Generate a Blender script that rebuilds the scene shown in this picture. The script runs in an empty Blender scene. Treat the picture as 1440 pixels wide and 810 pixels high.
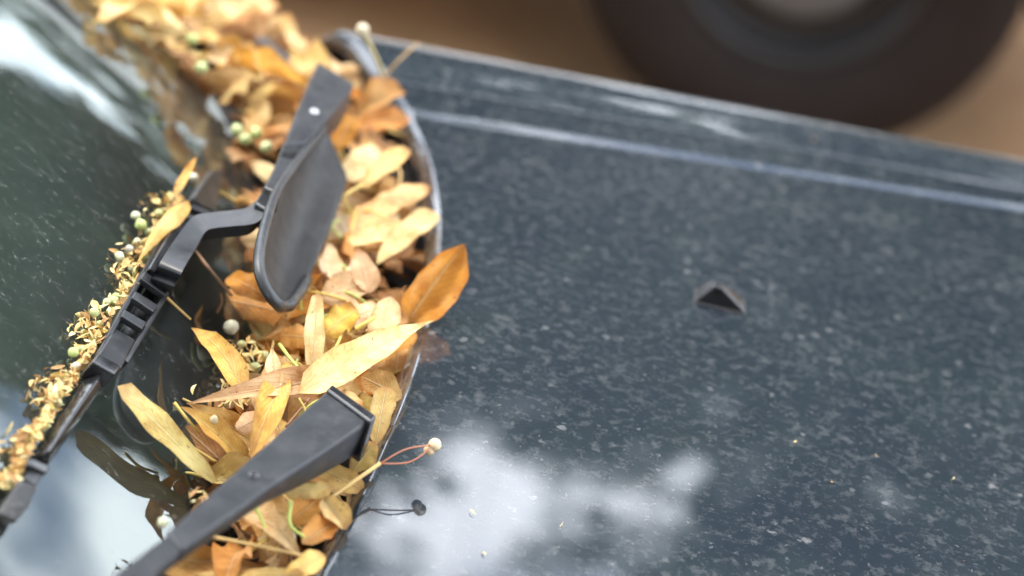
import bpy, math, random
import numpy as np
from mathutils import Vector, Matrix
from math import sin, cos, pi, radians, sqrt, tan, atan2

rng = random.Random(11)
S = bpy.context.scene
COL = S.collection

# ------------------------------------------------------------------ camera
ZC = 0.92                                   # height of the cowl above the road
PITCH, ROLL, LENS = radians(28), radians(12), 85.0
CAM = Vector((0, 0, ZC + 0.71))
FWD = Vector((0, cos(PITCH), -sin(PITCH)))
_r0, _u0 = Vector((1, 0, 0)), Vector((0, sin(PITCH), cos(PITCH)))
RGT = cos(ROLL) * _r0 + sin(ROLL) * _u0
UPV = -sin(ROLL) * _r0 + cos(ROLL) * _u0
cd = bpy.data.cameras.new('camera')
cam = bpy.data.objects.new('camera', cd)
COL.objects.link(cam)
M = Matrix((RGT, UPV, -FWD)).transposed().to_4x4()
M.translation = CAM
cam.matrix_world = M
cd.lens, cd.sensor_width = LENS, 36.0
cd.clip_start, cd.clip_end = 0.05, 2000
cd.dof.use_dof = True
cd.dof.focus_distance = 1.28
cd.dof.aperture_fstop = 4.0
S.camera = cam

# ------------------------------------------------------------------ sky, sun, exposure
SUN_EL, SUN_AZ = radians(62), radians(-75)   # azimuth measured from +Y towards +X
w = bpy.data.worlds.new('World')
S.world = w
w.use_nodes = True
nt = w.node_tree
nt.nodes.clear()
sky = nt.nodes.new('ShaderNodeTexSky')
sky.sky_type = 'NISHITA'
sky.sun_disc = False
sky.sun_elevation = SUN_EL
sky.sun_rotation = SUN_AZ
sky.dust_density = 3.0
sky.air_density = 1.0
bg = nt.nodes.new('ShaderNodeBackground')
bg.inputs['Strength'].default_value = 0.15
wo = nt.nodes.new('ShaderNodeOutputWorld')
# broken white cloud over the whole sky
tc = nt.nodes.new('ShaderNodeTexCoord')
sp_ = nt.nodes.new('ShaderNodeSeparateXYZ')
nt.links.new(tc.outputs['Generated'], sp_.inputs[0])
mz = nt.nodes.new('ShaderNodeMath'); mz.operation = 'MAXIMUM'; mz.inputs[1].default_value = 0.06
nt.links.new(sp_.outputs[2], mz.inputs[0])
dv_ = nt.nodes.new('ShaderNodeVectorMath'); dv_.operation = 'DIVIDE'
cb_ = nt.nodes.new('ShaderNodeCombineXYZ')
for k_ in range(3): nt.links.new(mz.outputs[0], cb_.inputs[k_])
nt.links.new(tc.outputs['Generated'], dv_.inputs[0]); nt.links.new(cb_.outputs[0], dv_.inputs[1])
nz = nt.nodes.new('ShaderNodeTexNoise'); nz.inputs['Scale'].default_value = 3.0; nz.inputs['Detail'].default_value = 6; nz.inputs['Roughness'].default_value = .55
nt.links.new(dv_.outputs[0], nz.inputs['Vector'])
mr = nt.nodes.new('ShaderNodeMapRange'); mr.interpolation_type = 'SMOOTHSTEP'
mr.inputs['From Min'].default_value, mr.inputs['From Max'].default_value = .34, .60
nt.links.new(nz.outputs['Fac'], mr.inputs['Value'])
mx = nt.nodes.new('ShaderNodeMix'); mx.data_type = 'RGBA'
mx.inputs[7].default_value = (11.4, 12.0, 12.9, 1)
nt.links.new(mr.outputs[0], mx.inputs[0]); nt.links.new(sky.outputs[0], mx.inputs[6])
nt.links.new(mx.outputs[2], bg.inputs['Color'])
nt.links.new(bg.outputs[0], wo.inputs['Surface'])
sd = bpy.data.lights.new('sun', 'SUN')
sd.energy, sd.angle, sd.color = 0.95, radians(12), (1.0, 0.94, 0.85)
sun = bpy.data.objects.new('sun', sd)
COL.objects.link(sun)
to_sun = Vector((sin(SUN_AZ) * cos(SUN_EL), cos(SUN_AZ) * cos(SUN_EL), sin(SUN_EL)))
sun.rotation_euler = to_sun.to_track_quat('Z', 'Y').to_euler()
sun.location = to_sun * 30
S.view_settings.view_transform = 'Standard'
S.view_settings.look = 'None'
S.view_settings.exposure = 1.88
S.view_settings.gamma = 1.0
S.view_settings.use_curve_mapping = False
S.render.engine = 'CYCLES'
S.cycles.use_denoising = True
S.cycles.max_bounces = 8
S.cycles.transparent_max_bounces = 12
S.cycles.caustics_reflective = False
S.cycles.caustics_refractive = False
S.cycles.sample_clamp_indirect = 6

# ------------------------------------------------------------------ measuring helpers (sightlines -> points at a real height)
FPX = LENS / 36 * 1440
def ray(x, y):
    return FWD + (x - 720) / FPX * RGT + (405 - y) / FPX * UPV
def at(x, y, z):
    d = ray(x, y)
    return CAM + d * ((z - CAM.z) / d.z)
def proj(P):
    d = P - CAM
    t = d.dot(FWD)
    return 720 + FPX * d.dot(RGT) / t, 405 - FPX * d.dot(UPV) / t
def xb(y):                                   # foot of the windshield
    return -0.125 - (0.60 if y > 1.1 else 0.25) * (y - 1.1) ** 2
_ey = [0.40, 0.60, 0.80, .951, 1.038, 1.219, 1.357, 1.475, 1.549, 1.635, 1.72]
_ex = [-.20, -.135, -.088, -.061, -.050, -.042, -.053, -.083, -.108, -.173, -.26]
_pf = np.polyfit(_ey, _ex, 6)
def xe(y):                                   # trailing edge of the hood
    return float(np.polyval(_pf, min(max(y, .4), 1.75)))
def gz(x, y):                                # windshield height
    s = max(0.0, xb(y) - x)
    return 0.918 + 0.60 * s - 0.12 * s * s
def gn(x, y):
    e = .004
    return Vector((-(gz(x + e, y) - gz(x - e, y)) / (2 * e), -(gz(x, y + e) - gz(x, y - e)) / (2 * e), 1)).normalized()
def gl(px, py, h=0.0):                       # point h above the glass along a sightline
    z = 1.0
    for _ in range(40):
        p = at(px, py, z)
        z = .5 * z + .5 * (gz(p.x, p.y) + h / .87)
    return at(px, py, z)
def yc(x): return 1.518 + 0.21 * x           # crease between hood and fender
PW = [(0, 0), (.004, .0001), (.014, .0018), (.018, .0021), (.040, .0024), (.055, .0028), (.075, .0050), (.10, .0082), (.118, .0088), (.135, .0060), (.147, -.004), (.155, -.018), (.160, -.05), (.165, -.10), (.168, -.25), (.16, -.55)]
def kf(x): return min(1.08, max(.55, 1 - .62 * (x + .13)))
def prof(wd):
    if wd <= 0: return 0.0
    for (a, za), (b, zb_) in zip(PW, PW[1:]):
        if wd <= b: return za + (zb_ - za) * (wd - a) / (b - a) if b > a else zb_
    return PW[-1][1]
def hz(x, y):
    return 0.952 - 0.022 * (x + .05) - 0.30 * max(0, x - .45) ** 2 - 0.055 * (y - 1.1) ** 2 + prof((y - yc(x)) / kf(x))
def hd(px, py, h=0.0):
    z = .95
    for _ in range(30):
        p = at(px, py, z)
        z = .5 * z + .5 * (hz(p.x, p.y) + h)
    return at(px, py, z)

# ------------------------------------------------------------------ mesh helpers
def link(name, me, mat=None, parent=None, loc=None, smooth=True):
    o = bpy.data.objects.new(name, me)
    COL.objects.link(o)
    if mat is not None and not me.materials: me.materials.append(mat)
    if parent is not None: o.parent = parent
    if loc is not None: o.location = loc
    if smooth:
        for p in me.polygons: p.use_smooth = True
    return o
def mesh(name, vs, fs, mat, parent=None, smooth=True, center=False):
    vs = [Vector(v) for v in vs]
    c = Vector((0, 0, 0))
    if center:
        for v in vs: c += v
        c /= len(vs)
    me = bpy.data.meshes.new(name)
    me.from_pydata([tuple(v - c) for v in vs], [], fs)
    me.update()
    return link(name, me, mat, parent, c, smooth)
def tag(o, label, cat, group=None, kind=None):
    if label: o['label'] = label
    if cat: o['category'] = cat
    if group: o['group'] = group
    if kind: o['kind'] = kind
    return o
def empty(name, loc=(0, 0, 0)):
    o = bpy.data.objects.new(name, None)
    COL.objects.link(o)
    o.location = loc
    o.empty_display_size = .1
    return o
def grid(nx, ny, fn):
    vs = [fn(i, j) for i in range(nx) for j in range(ny)]
    fs = [(i * ny + j, (i + 1) * ny + j, (i + 1) * ny + j + 1, i * ny + j + 1) for i in range(nx - 1) for j in range(ny - 1)]
    return vs, fs
def tube_data(pts, rad, n=8, cap=True):
    pts = [Vector(p) for p in pts]
    if not hasattr(rad, '__len__'): rad = [rad] * len(pts)
    vs, fs = [], []
    prev = None
    for i, p in enumerate(pts):
        t = (pts[min(i + 1, len(pts) - 1)] - pts[max(i - 1, 0)]).normalized()
        a = prev if prev is not None else (Vector((0, 0, 1)) if abs(t.z) < .9 else Vector((1, 0, 0)))
        s = t.cross(a).normalized()
        u = s.cross(t).normalized()
        prev = u
        for k in range(n):
            an = 2 * pi * k / n
            vs.append(p + rad[i] * (cos(an) * s + sin(an) * u))
    for i in range(len(pts) - 1):
        for k in range(n):
            fs.append((i * n + k, i * n + (k + 1) % n, (i + 1) * n + (k + 1) % n, (i + 1) * n + k))
    if cap:
        fs.append(tuple(range(n))[::-1])
        fs.append(tuple(range((len(pts) - 1) * n, len(pts) * n)))
    return vs, fs
def join(parts):
    V, Fc = [], []
    for vs, fs in parts:
        o = len(V)
        V += list(vs)
        Fc += [tuple(i + o for i in f) for f in fs]
    return V, Fc
def spline(pts, n=6):
    pts = [Vector(p) for p in pts]
    P = [2 * pts[0] - pts[1]] + pts + [2 * pts[-1] - pts[-2]]
    out = []
    for i in range(1, len(P) - 2):
        for k in range(n):
            t = k / n
            a, b, c, d = P[i - 1], P[i], P[i + 1], P[i + 2]
            out.append(.5 * ((2 * b) + (c - a) * t + (2 * a - 5 * b + 4 * c - d) * t * t + (3 * b - a - 3 * c + d) * t ** 3))
    out.append(pts[-1])
    return out
def bevel(o, wd=.0012, seg=2, ang=35):
    m = o.modifiers.new('bevel', 'BEVEL')
    m.width, m.segments, m.limit_method, m.angle_limit = wd, seg, 'ANGLE', radians(ang)
    m.harden_normals = False
    return o
def bar(name, secs, mat, parent, bw=.0012, dn=None, sub=1):
    """a solid bar: each section is (left top point, right top point, depth)"""
    if sub > 1:
        Ls = spline([s[0] for s in secs], sub); Rs = spline([s[1] for s in secs], sub)
        hs = []
        for a, b in zip(secs, secs[1:]):
            hs += [a[2] + (b[2] - a[2]) * k / sub for k in range(sub)]
        hs.append(secs[-1][2])
        secs = list(zip(Ls, Rs, hs))
    vs = []
    for i, (L, R_, h) in enumerate(secs):
        t = (secs[min(i + 1, len(secs) - 1)][0] - secs[max(i - 1, 0)][0])
        n = dn if dn is not None else (R_ - L).cross(t).normalized()
        if n.z < 0: n = -n
        vs += [L, R_, R_ - n * h, L - n * h]
    fs = []
    for i in range(len(secs) - 1):
        for k in range(4):
            fs.append((i * 4 + k, i * 4 + (k + 1) % 4, i * 4 + 4 + (k + 1) % 4, i * 4 + 4 + k))
    e = (len(secs) - 1) * 4
    fs += [(3, 2, 1, 0), (e, e + 1, e + 2, e + 3)]
    o = part(name, vs, fs, mat, parent)
    bevel(o, bw, 3)
    wn = o.modifiers.new('wn', 'WEIGHTED_NORMAL')
    return o
def sphere_data(c, r, n=10, m=7, sq=(1, 1, 1)):
    vs = [Vector((0, 0, r * sq[2]))]
    for i in range(1, m):
        for k in range(n):
            a, b = pi * i / m, 2 * pi * k / n
            vs.append(Vector((r * sq[0] * sin(a) * cos(b), r * sq[1] * sin(a) * sin(b), r * sq[2] * cos(a))))
    vs.append(Vector((0, 0, -r * sq[2])))
    fs = [(0, 1 + k, 1 + (k + 1) % n) for k in range(n)]
    for i in range(m - 2):
        for k in range(n):
            a = 1 + i * n
            fs.append((a + k, a + n + k, a + n + (k + 1) % n, a + (k + 1) % n))
    L = len(vs) - 1
    a = 1 + (m - 2) * n
    fs += [(a + k, L, a + (k + 1) % n) for k in range(n)]
    return [v + Vector(c) for v in vs], fs

# ------------------------------------------------------------------ materials
class NT:
    def __init__(s, name):
        s.m = bpy.data.materials.new(name)
        s.m.use_nodes = True
        s.t = s.m.node_tree
        s.t.nodes.clear()
        s.out = s.n('ShaderNodeOutputMaterial')
    def n(s, typ, **kw):
        nd = s.t.nodes.new(typ)
        for k, v in kw.items():
            if k in nd.inputs: nd.inputs[k].default_value = v
            else: setattr(nd, k, v)
        return nd
    def l(s, a, b): s.t.links.new(a, b)
    def noise(s, vec, scale, detail=3, rough=.55, dist=0):
        nd = s.n('ShaderNodeTexNoise', Scale=scale, Detail=detail, Roughness=rough, Distortion=dist)
        if vec is not None: s.l(vec, nd.inputs['Vector'])
        return nd.outputs['Fac']
    def ramp(s, fac, lo, hi, a=0.0, b=1.0):
        nd = s.n('ShaderNodeMapRange')
        nd.inputs['From Min'].default_value, nd.inputs['From Max'].default_value = lo, hi
        nd.inputs['To Min'].default_value, nd.inputs['To Max'].default_value = a, b
        s.l(fac, nd.inputs['Value'])
        return nd.outputs[0]
    def math(s, op, a, b=None, clamp=False):
        nd = s.n('ShaderNodeMath', operation=op, use_clamp=clamp)
        for i, v in enumerate((a, b)):
            if v is None: continue
            if isinstance(v, (int, float)): nd.inputs[i].default_value = v
            else: s.l(v, nd.inputs[i])
        return nd.outputs[0]
    def mix(s, fac, a, b, blend='MIX'):
        nd = s.n('ShaderNodeMix', data_type='RGBA', blend_type=blend)
        for i, v in ((0, fac), (6, a), (7, b)):
            if isinstance(v, (int, float)): nd.inputs[i].default_value = v
            elif isinstance(v, tuple): nd.inputs[i].default_value = (*v, 1)
            else: s.l(v, nd.inputs[i])
        return nd.outputs[2]
    def coord(s, which='Object'): return s.n('ShaderNodeTexCoord').outputs[which]
    def bump(s, h, dist, strength=1.0, normal=None):
        nd = s.n('ShaderNodeBump', Distance=dist, Strength=strength)
        s.l(h, nd.inputs['Height'])
        return nd.outputs[0]
    def pbr(s, **kw):
        p = s.n('ShaderNodeBsdfPrincipled')
        for k, v in kw.items():
            k = k.replace('_', ' ')
            if isinstance(v, (int, float)): p.inputs[k].default_value = v
            elif isinstance(v, tuple): p.inputs[k].default_value = (*v, 1) if len(v) == 3 else v
            else: s.l(v, p.inputs[k])
        return p.outputs[0]
    def done(s, sh):
        s.l(sh, s.out.inputs['Surface'])
        return s.m
    def mixsh(s, fac, a, b):
        nd = s.n('ShaderNodeMixShader')
        if isinstance(fac, (int, float)): nd.inputs[0].default_value = fac
        else: s.l(fac, nd.inputs[0])
        s.l(a, nd.inputs[1]); s.l(b, nd.inputs[2])
        return nd.outputs[0]

def m_paint():
    t = NT('dusty_dark_paint')
    c = t.coord()
    base = t.pbr(Base_Color=(.0050, .0110, .0185), Metallic=.2, Roughness=.35, Specular_IOR_Level=.08, Coat_Weight=1.0, Coat_Roughness=.035, Coat_IOR=1.8,
                 Normal=t.bump(t.noise(c, 240, 3), .00006, .5))
    big = t.noise(c, 7, 4, .6)
    mid = t.noise(c, 110, 6, .68)
    fine = t.noise(c, 380, 3, .7)
    warp = t.n('ShaderNodeTexNoise', Scale=420, Detail=3)
    t.l(c, warp.inputs['Vector'])
    wv = t.n('ShaderNodeVectorMath', operation='MULTIPLY_ADD')
    t.l(warp.outputs['Color'], wv.inputs[0]); wv.inputs[1].default_value = (.006, .006, .006); t.l(c, wv.inputs[2])
    def flecks(scale, rmax, power):
        vo = t.n('ShaderNodeTexVoronoi', Scale=scale)
        t.l(wv.outputs[0], vo.inputs['Vector'])
        sc_ = t.n('ShaderNodeSeparateColor'); t.l(vo.outputs['Color'], sc_.inputs[0])
        rad = t.math('MULTIPLY', t.math('POWER', sc_.outputs[0], power), rmax)
        d_ = t.math('SUBTRACT', rad, vo.outputs['Distance'])
        return t.math('MULTIPLY', t.ramp(d_, 0, .12), t.ramp(sc_.outputs[1], 0, 1, .25, 1))
    rich = t.noise(c, 135, 10, .78)
    a = t.math('POWER', t.ramp(rich, .50, .74), 1.3)
    a = t.math('MULTIPLY', a, t.ramp(big, .30, .66, .45, 1.1))
    b = t.math('ADD', flecks(110, .36, 5.0), flecks(320, .40, 3.5))
    film = t.ramp(big, .3, .7, .004, .016)
    f = t.math('ADD', t.math('MULTIPLY', a, .24), t.math('MULTIPLY', b, .20))
    f = t.math('ADD', f, film, True)
    dust = t.pbr(Base_Color=t.mix(t.noise(c, 140, 2), (.36, .36, .35), (.50, .48, .44)), Roughness=.95, Specular_IOR_Level=.2)
    return t.done(t.mixsh(f, base, dust))
def m_glass():
    t = NT('dusty_windshield_glass')
    c = t.coord()
    nrm = t.bump(t.noise(c, 14, 1), .0004, .3)
    fr = t.n('ShaderNodeFresnel', IOR=1.95)
    gls = t.n('ShaderNodeBsdfGlossy', Roughness=.03)
    gls.inputs['Color'].default_value = (.92, 1.0, .97, 1)
    t.l(nrm, gls.inputs['Normal'])
    tr = t.n('ShaderNodeBsdfTransparent')
    tr.inputs['Color'].default_value = (.45, .62, .54, 1)
    g = t.mixsh(fr.outputs[0], tr.outputs[0], gls.outputs[0])
    mp = t.n('ShaderNodeMapping')
    mp.inputs['Scale'].default_value = (1, 1.5, 1)
    mp.inputs['Rotation'].default_value = (0, 0, .5)
    t.l(c, mp.inputs['Vector'])
    v = mp.outputs[0]
    mid = t.noise(v, 110, 5, .65)
    fine = t.noise(v, 420, 3, .7)
    a = t.math('MULTIPLY', t.ramp(mid, .52, .72), t.ramp(fine, .5, .7))
    sp = t.math('MULTIPLY', t.ramp(t.noise(c, 800, 2), .70, .76), .35)
    f = t.math('ADD', t.math('MULTIPLY', a, .34), sp)
    smear = t.math('MULTIPLY', t.ramp(t.noise(v, 22, 5, .7), .42, .75), .012)
    f = t.math('ADD', t.math('ADD', f, smear), .03, True)
    dust = t.pbr(Base_Color=(.42, .42, .38), Roughness=.95)
    return t.done(t.mixsh(f, g, dust))
def m_plastic(name, col, rough=.4, dusty=.08, spec=.5, bumpd=.00008):
    t = NT(name)
    c = t.coord()
    n1 = t.noise(c, 1100, 2)
    d = t.math('MULTIPLY', t.ramp(t.noise(c, 90, 4, .7), .48, .75), dusty * 2.2)
    d = t.math('ADD', d, dusty * .25, True)
    colr = t.mix(d, col, (.34, .33, .30))
    return t.done(t.pbr(Base_Color=colr, Roughness=t.ramp(t.noise(c, 60, 3), .3, .7, rough - .07, rough + .12), Specular_IOR_Level=spec, Normal=t.bump(n1, bumpd, .5)))
def m_leaf():
    t = NT('dry_leaf')
    uv = t.n('ShaderNodeUVMap').outputs[0]
    oi = t.n('ShaderNodeObjectInfo')
    c = t.coord()
    sx = t.n('ShaderNodeSeparateXYZ')
    t.l(uv, sx.inputs[0])
    u, v = sx.outputs[0], sx.outputs[1]
    dv = t.math('ABSOLUTE', t.math('SUBTRACT', v, .5))
    rib = t.ramp(dv, .012, .045, 1, 0)
    # side veins
    ph = t.math('ADD', t.math('MULTIPLY', u, 64), t.math('MULTIPLY', dv, -46))
    ph = t.math('ADD', ph, t.math('MULTIPLY', t.noise(c, 60, 2), 7))
    vein = t.ramp(t.math('SINE', ph), .55, 1.0)
    vein = t.math('MULTIPLY', vein, t.ramp(dv, .05, .42, .8, .35))
    off = t.n('ShaderNodeVectorMath', operation='ADD')
    t.l(c, off.inputs[0])
    cmb = t.n('ShaderNodeCombineXYZ')
    t.l(t.math('MULTIPLY', oi.outputs['Random'], 37), cmb.inputs[0])
    t.l(cmb.outputs[0], off.inputs[1])
    cc = off.outputs[0]
    blot = t.noise(cc, 70, 5, .65)
    fine = t.noise(cc, 300, 4, .65)
    col = oi.outputs['Color']
    dark = t.mix(1.0, col, (.58, .40, .26), 'MULTIPLY')
    pale = t.mix(.5, col, (.80, .66, .40))
    k = t.mix(t.ramp(blot, .42, .72), col, dark)
    k = t.mix(t.ramp(t.noise(cc, 30, 2), .5, .75, 0, .6), k, pale)
    edge = t.math('MULTIPLY', t.ramp(dv, .36, .5), t.ramp(fine, .35, .65, .1, .8))
    k = t.mix(edge, k, dark)
    k = t.mix(t.math('MULTIPLY', vein, .42), k, dark)
    k = t.mix(t.math('MULTIPLY', rib, .6), k, pale)
    tipn = t.math('ADD', u, t.math('MULTIPLY', t.math('SUBTRACT', t.noise(cc, 90, 3), .5), .5))
    k = t.mix(t.ramp(tipn, .80, 1.05, 0, .85), k, (.30, .13, .04))
    k = t.mix(t.ramp(tipn, .14, -.05, 0, .55), k, (.36, .20, .07))
    spots = t.ramp(t.noise(cc, 210, 2), .68, .75, 0, .75)
    k = t.mix(spots, k, (.10, .045, .02))
    k = t.mix(t.ramp(fine, .3, .7, 0, .18), k, dark)
    h = t.math('ADD', t.math('MULTIPLY', vein, .5), t.math('MULTIPLY', rib, 1.2))
    h = t.math('ADD', h, t.math('MULTIPLY', fine, .7))
    h = t.math('ADD', h, t.math('MULTIPLY', t.noise(cc, 110, 3), 2.2))
    nb = t.bump(h, .0007, .8)
    p = t.pbr(Base_Color=k, Roughness=.68, Specular_IOR_Level=.25, Normal=nb)
    tl = t.n('ShaderNodeBsdfTranslucent')
    t.l(t.mix(1.0, k, (1.0, .86, .62), 'MULTIPLY'), tl.inputs['Color'])
    return t.done(t.mixsh(.22, p, tl.outputs[0]))
def m_objcol(name, rough=.6, spot=.3, scale=300):
    t = NT(name)
    oi = t.n('ShaderNodeObjectInfo')
    c = t.coord()
    n = t.noise(c, scale, 3)
    k = t.mix(t.ramp(n, .45, .7, 0, spot), oi.outputs['Color'], (.25, .16, .07))
    return t.done(t.pbr(Base_Color=k, Roughness=rough, Normal=t.bump(n, .0003, .5)))
def m_plain(name, col, rough=.6, var=.25, scale=20, metallic=0.0, **kw):
    t = NT(name)
    c = t.coord()
    k = t.mix(t.noise(c, scale, 4), tuple(x * (1 - var) for x in col), tuple(min(1, x * (1 + var)) for x in col))
    return t.done(t.pbr(Base_Color=k, Roughness=rough, Metallic=metallic, **kw))
def m_debris():
    t = NT('dried_flower_debris')
    g = t.n('ShaderNodeNewGeometry')
    k = t.n('ShaderNodeValToRGB')
    e = k.color_ramp.elements
    e[0].position, e[0].color = 0, (.30, .15, .05, 1)
    e[1].position, e[1].color = 1, (.80, .70, .36, 1)
    x = e.new(.35); x.color = (.62, .36, .12, 1)
    x = e.new(.7); x.color = (.74, .58, .22, 1)
    t.l(g.outputs['Random Per Island'], k.inputs[0])
    return t.done(t.pbr(Base_Color=k.outputs[0], Roughness=.7))
def m_foliage(name, c0, c1):
    t = NT(name)
    g = t.n('ShaderNodeNewGeometry')
    k = t.mix(g.outputs['Random Per Island'], c0, c1)
    p = t.pbr(Base_Color=k, Roughness=.6)
    tl = t.n('ShaderNodeBsdfTranslucent')
    t.l(k, tl.inputs['Color'])
    return t.done(t.mixsh(.3, p, tl.outputs[0]))
PAINT, GLASS = m_paint(), m_glass()
BLACK = m_plastic('black_wiper_plastic', (.013, .014, .016), .36, .04, .5)
ARM = m_plastic('satin_black_arm_coating', (.013, .014, .017), .38, .035, .40)
GLOSSY = m_plastic('glossy_black_plastic', (.012, .012, .014), .16, .03, .6, .00003)
RUBBER = m_plastic('black_rubber', (.014, .014, .014), .55, .12, .4)
COWL = m_plastic('dirty_cowl_plastic', (.018, .017, .016), .55, .16, .4, .0002)
FRIT = m_plain('black_ceramic_band', (.010, .010, .011), .5, .2)
DASH = m_plain('dark_dashboard', (.065, .082, .076), .7, .3)
CHROME = m_plain('bright_steel', (.55, .55, .55), .25, .1, 20, 1.0)
LEAF = m_leaf()
STEM = m_objcol('leaf_stalk', .6, .25, 200)
BERRY = m_objcol('linden_nutlet', .6, .35, 420)
DEBRIS = m_debris()
BARK = m_plain('tree_bark', (.075, .06, .045), .9, .4, 8)
FOL_A = m_foliage('summer_foliage', (.022, .052, .028), (.055, .105, .050))
FOL_B = m_foliage('dark_foliage', (.016, .040, .024), (.040, .078, .042))

# ------------------------------------------------------------------ the setting
def m_ground():
    t = NT('sandy_ground')
    c = t.coord()
    k = t.mix(t.ramp(t.noise(c, 1.3, 4), .35, .65), (.44, .26, .125), (.28, .16, .075))
    k = t.mix(t.ramp(t.noise(c, 30, 4, .7), .5, .75), k, (.40, .28, .16))
    k = t.mix(t.ramp(t.noise(c, 12, 3), .62, .75, 0, .7), k, (.11, .065, .035))
    return t.done(t.pbr(Base_Color=k, Roughness=.9, Normal=t.bump(t.noise(c, 60, 4), .01, .6)))
G = 400
vs, fs = grid(41, 41, lambda i, j: Vector(((i - 20) / 20 * G * abs((i - 20) / 20), (j - 20) / 20 * G * abs((j - 20) / 20), 0)))
tag(mesh('ground', vs, fs, m_ground()), 'brown sandy ground beyond the car', None, kind='structure')

def crown_data(center, rad, n, leaf, seed, clumps=60, flat=1.0):
    r = random.Random(seed)
    C_ = []
    for k in range(clumps):
        while True:
            d = Vector((r.uniform(-1, 1), r.uniform(-1, 1), r.uniform(-1, 1)))
            if d.length < 1: break
        C_.append((Vector((d.x * rad[0], d.y * rad[1], d.z * rad[2])), r.uniform(.22, .42) * min(rad)))
    vs, fs = [], []
    for i in range(n):
        c, q = r.choice(C_)
        d = Vector((r.gauss(0, 1), r.gauss(0, 1), r.gauss(0, 1))).normalized() * q * (r.random() ** .4)
        p = Vector(center) + c + d
        a = Vector((r.gauss(0, 1), r.gauss(0, 1), r.gauss(0, .6))).normalized()
        b = a.orthogonal().normalized()
        b = (Matrix.Rotation(r.uniform(0, 6.28), 3, a) @ b)
        e = a.cross(b)
        s = leaf * r.uniform(.6, 1.3)
        o = len(vs)
        vs += [p - b * s, p + e * s * .55, p + b * s, p - e * s * .55]
        fs.append((o, o + 1, o + 2, o + 3))
    return vs, fs
def tree(name, label, loc, h, crown_c, rad, n, leaf, mat, seed, group=None, trunk_r=.28, clumps=60):
    t = empty(name, loc)
    r = random.Random(seed)
    vs, fs = crown_data(crown_c, rad, n, leaf, seed, clumps)
    mesh('crown', vs, fs, mat, t, smooth=False)
    cc = Vector(crown_c)
    pts = [Vector((0, 0, -.1)), Vector((r.uniform(-.1, .1), r.uniform(-.1, .1), h * .3)), Vector((cc.x * .4, cc.y * .4, h * .6)), Vector((cc.x * .9, cc.y * .9, h * .9))]
    parts = [tube_data(spline(pts, 5), [trunk_r * (1.15 - .065 * i) for i in range(16)], 9)]
    for k in range(8):
        a = k * 2.4 + r.random()
        z0 = h * r.uniform(.35, .75)
        b = Vector((cc.x * .5, cc.y * .5, z0))
        e = cc + Vector((cos(a) * rad[0] * .75, sin(a) * rad[1] * .75, r.uniform(-.3, .6) * rad[2]))
        parts.append(tube_data(spline([b, (b + e) / 2 + Vector((0, 0, .4)), e], 4), [trunk_r * (.42 - .04 * i) for i in range(9)], 6))
    mesh('trunk', *join(parts), BARK, t)
    tag(t, label, 'tree', group)
    return t
# linden over the car, street trees and a far belt beyond; some added to shape what the paint and glass mirror
tree('linden_tree', 'linden tree arching over the dark car', (-3.6, -3.2, 0), 8.5, (1.6, .8, 7.0), (5.2, 4.6, 2.6), 9000, .20, FOL_A, 3, trunk_r=.32)
tree('linden_tree', 'tall linden tree across the way beyond the pale car', (-.95, 11.5, 0), 7.0, (0, 0, 4.95), (2.5, 2.4, 2.25), 15000, .15, FOL_A, 5)
tree('linden_tree', 'second linden tree across the way ahead of the pale car', (2.85, 12.2, 0), 7.8, (0, 0, 5.4), (2.45, 2.4, 2.9), 14000, .15, FOL_A, 21)
tree('sky_breakup_tree', 'tall airy tree added above the lindens to break up the mirrored sky', (4.3, 15.5, 0), 11.0, (0, 0, 9.0), (1.9, 1.8, 2.4), 1800, .13, FOL_A, 51, clumps=26)  # unseen tree added to break up the sky patch mirrored on the hood
tree('sky_breakup_tree', 'slender airy tree added behind the first linden to scatter the bright reflection', (.4, 17.0, 0), 11.5, (0, 0, 12.3), (3.0, 1.6, 1.5), 700, .13, FOL_A, 57, clumps=13, trunk_r=.05)  # another unseen crown, put in to scatter the bright cloud reflection
tree('reflection_band_tree', 'slim young tree added for a dark band mirrored in the windshield', (5.65, 12.6, 0), 7.6, (0, 0, 5.0), (.45, .45, 2.6), 2600, .14, FOL_B, 31, trunk_r=.09)  # added unseen tree; makes a dark band in the windshield reflection
tree('broad_tree', 'broad low tree added behind the photographer to darken camera-facing surfaces', (2.6, -6.0, 0), 8.0, (0, 0, 4.4), (3.8, 2.4, 4.2), 7000, .24, FOL_B, 41)  # unseen, added so surfaces facing the camera stay dark
tree('broad_tree', 'broad low tree added behind and left of the photographer to block light', (-7.5, -5.5, 0), 8.0, (0, 0, 4.4), (3.8, 3.0, 4.2), 7000, .24, FOL_B, 42)  # also added out of view, blocks sky light from behind the camera
tree('broad_tree', 'dark broad tree to the far side behind the windshield', (-15.0, 13, 0), 9.0, (0, 0, 6.0), (4.4, 4.0, 4.6), 9000, .18, FOL_B, 8)
vs, fs = [], []
r_ = random.Random(2)
for i in range(9000):
    a = r_.uniform(-1.25, 1.35)
    d = r_.uniform(34, 44)
    hh = 5.0 + 1.6 * sin(a * 9) + 1.1 * sin(a * 23 + 1)
    p = Vector((sin(a) * d, cos(a) * d, r_.uniform(0, 1) ** .8 * hh))
    q = Vector((r_.gauss(0, 1), r_.gauss(0, 1), r_.gauss(0, 1))).normalized(); e = q.orthogonal().normalized(); s = r_.uniform(.3, .7)
    o = len(vs); vs += [p - q * s, p + e * s * .6, p + q * s, p - e * s * .6]; fs.append((o, o + 1, o + 2, o + 3))
tag(mesh('far_woods', vs, fs, FOL_B, smooth=False), 'far belt of dark trees along the horizon', 'woods', kind='stuff')

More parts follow.
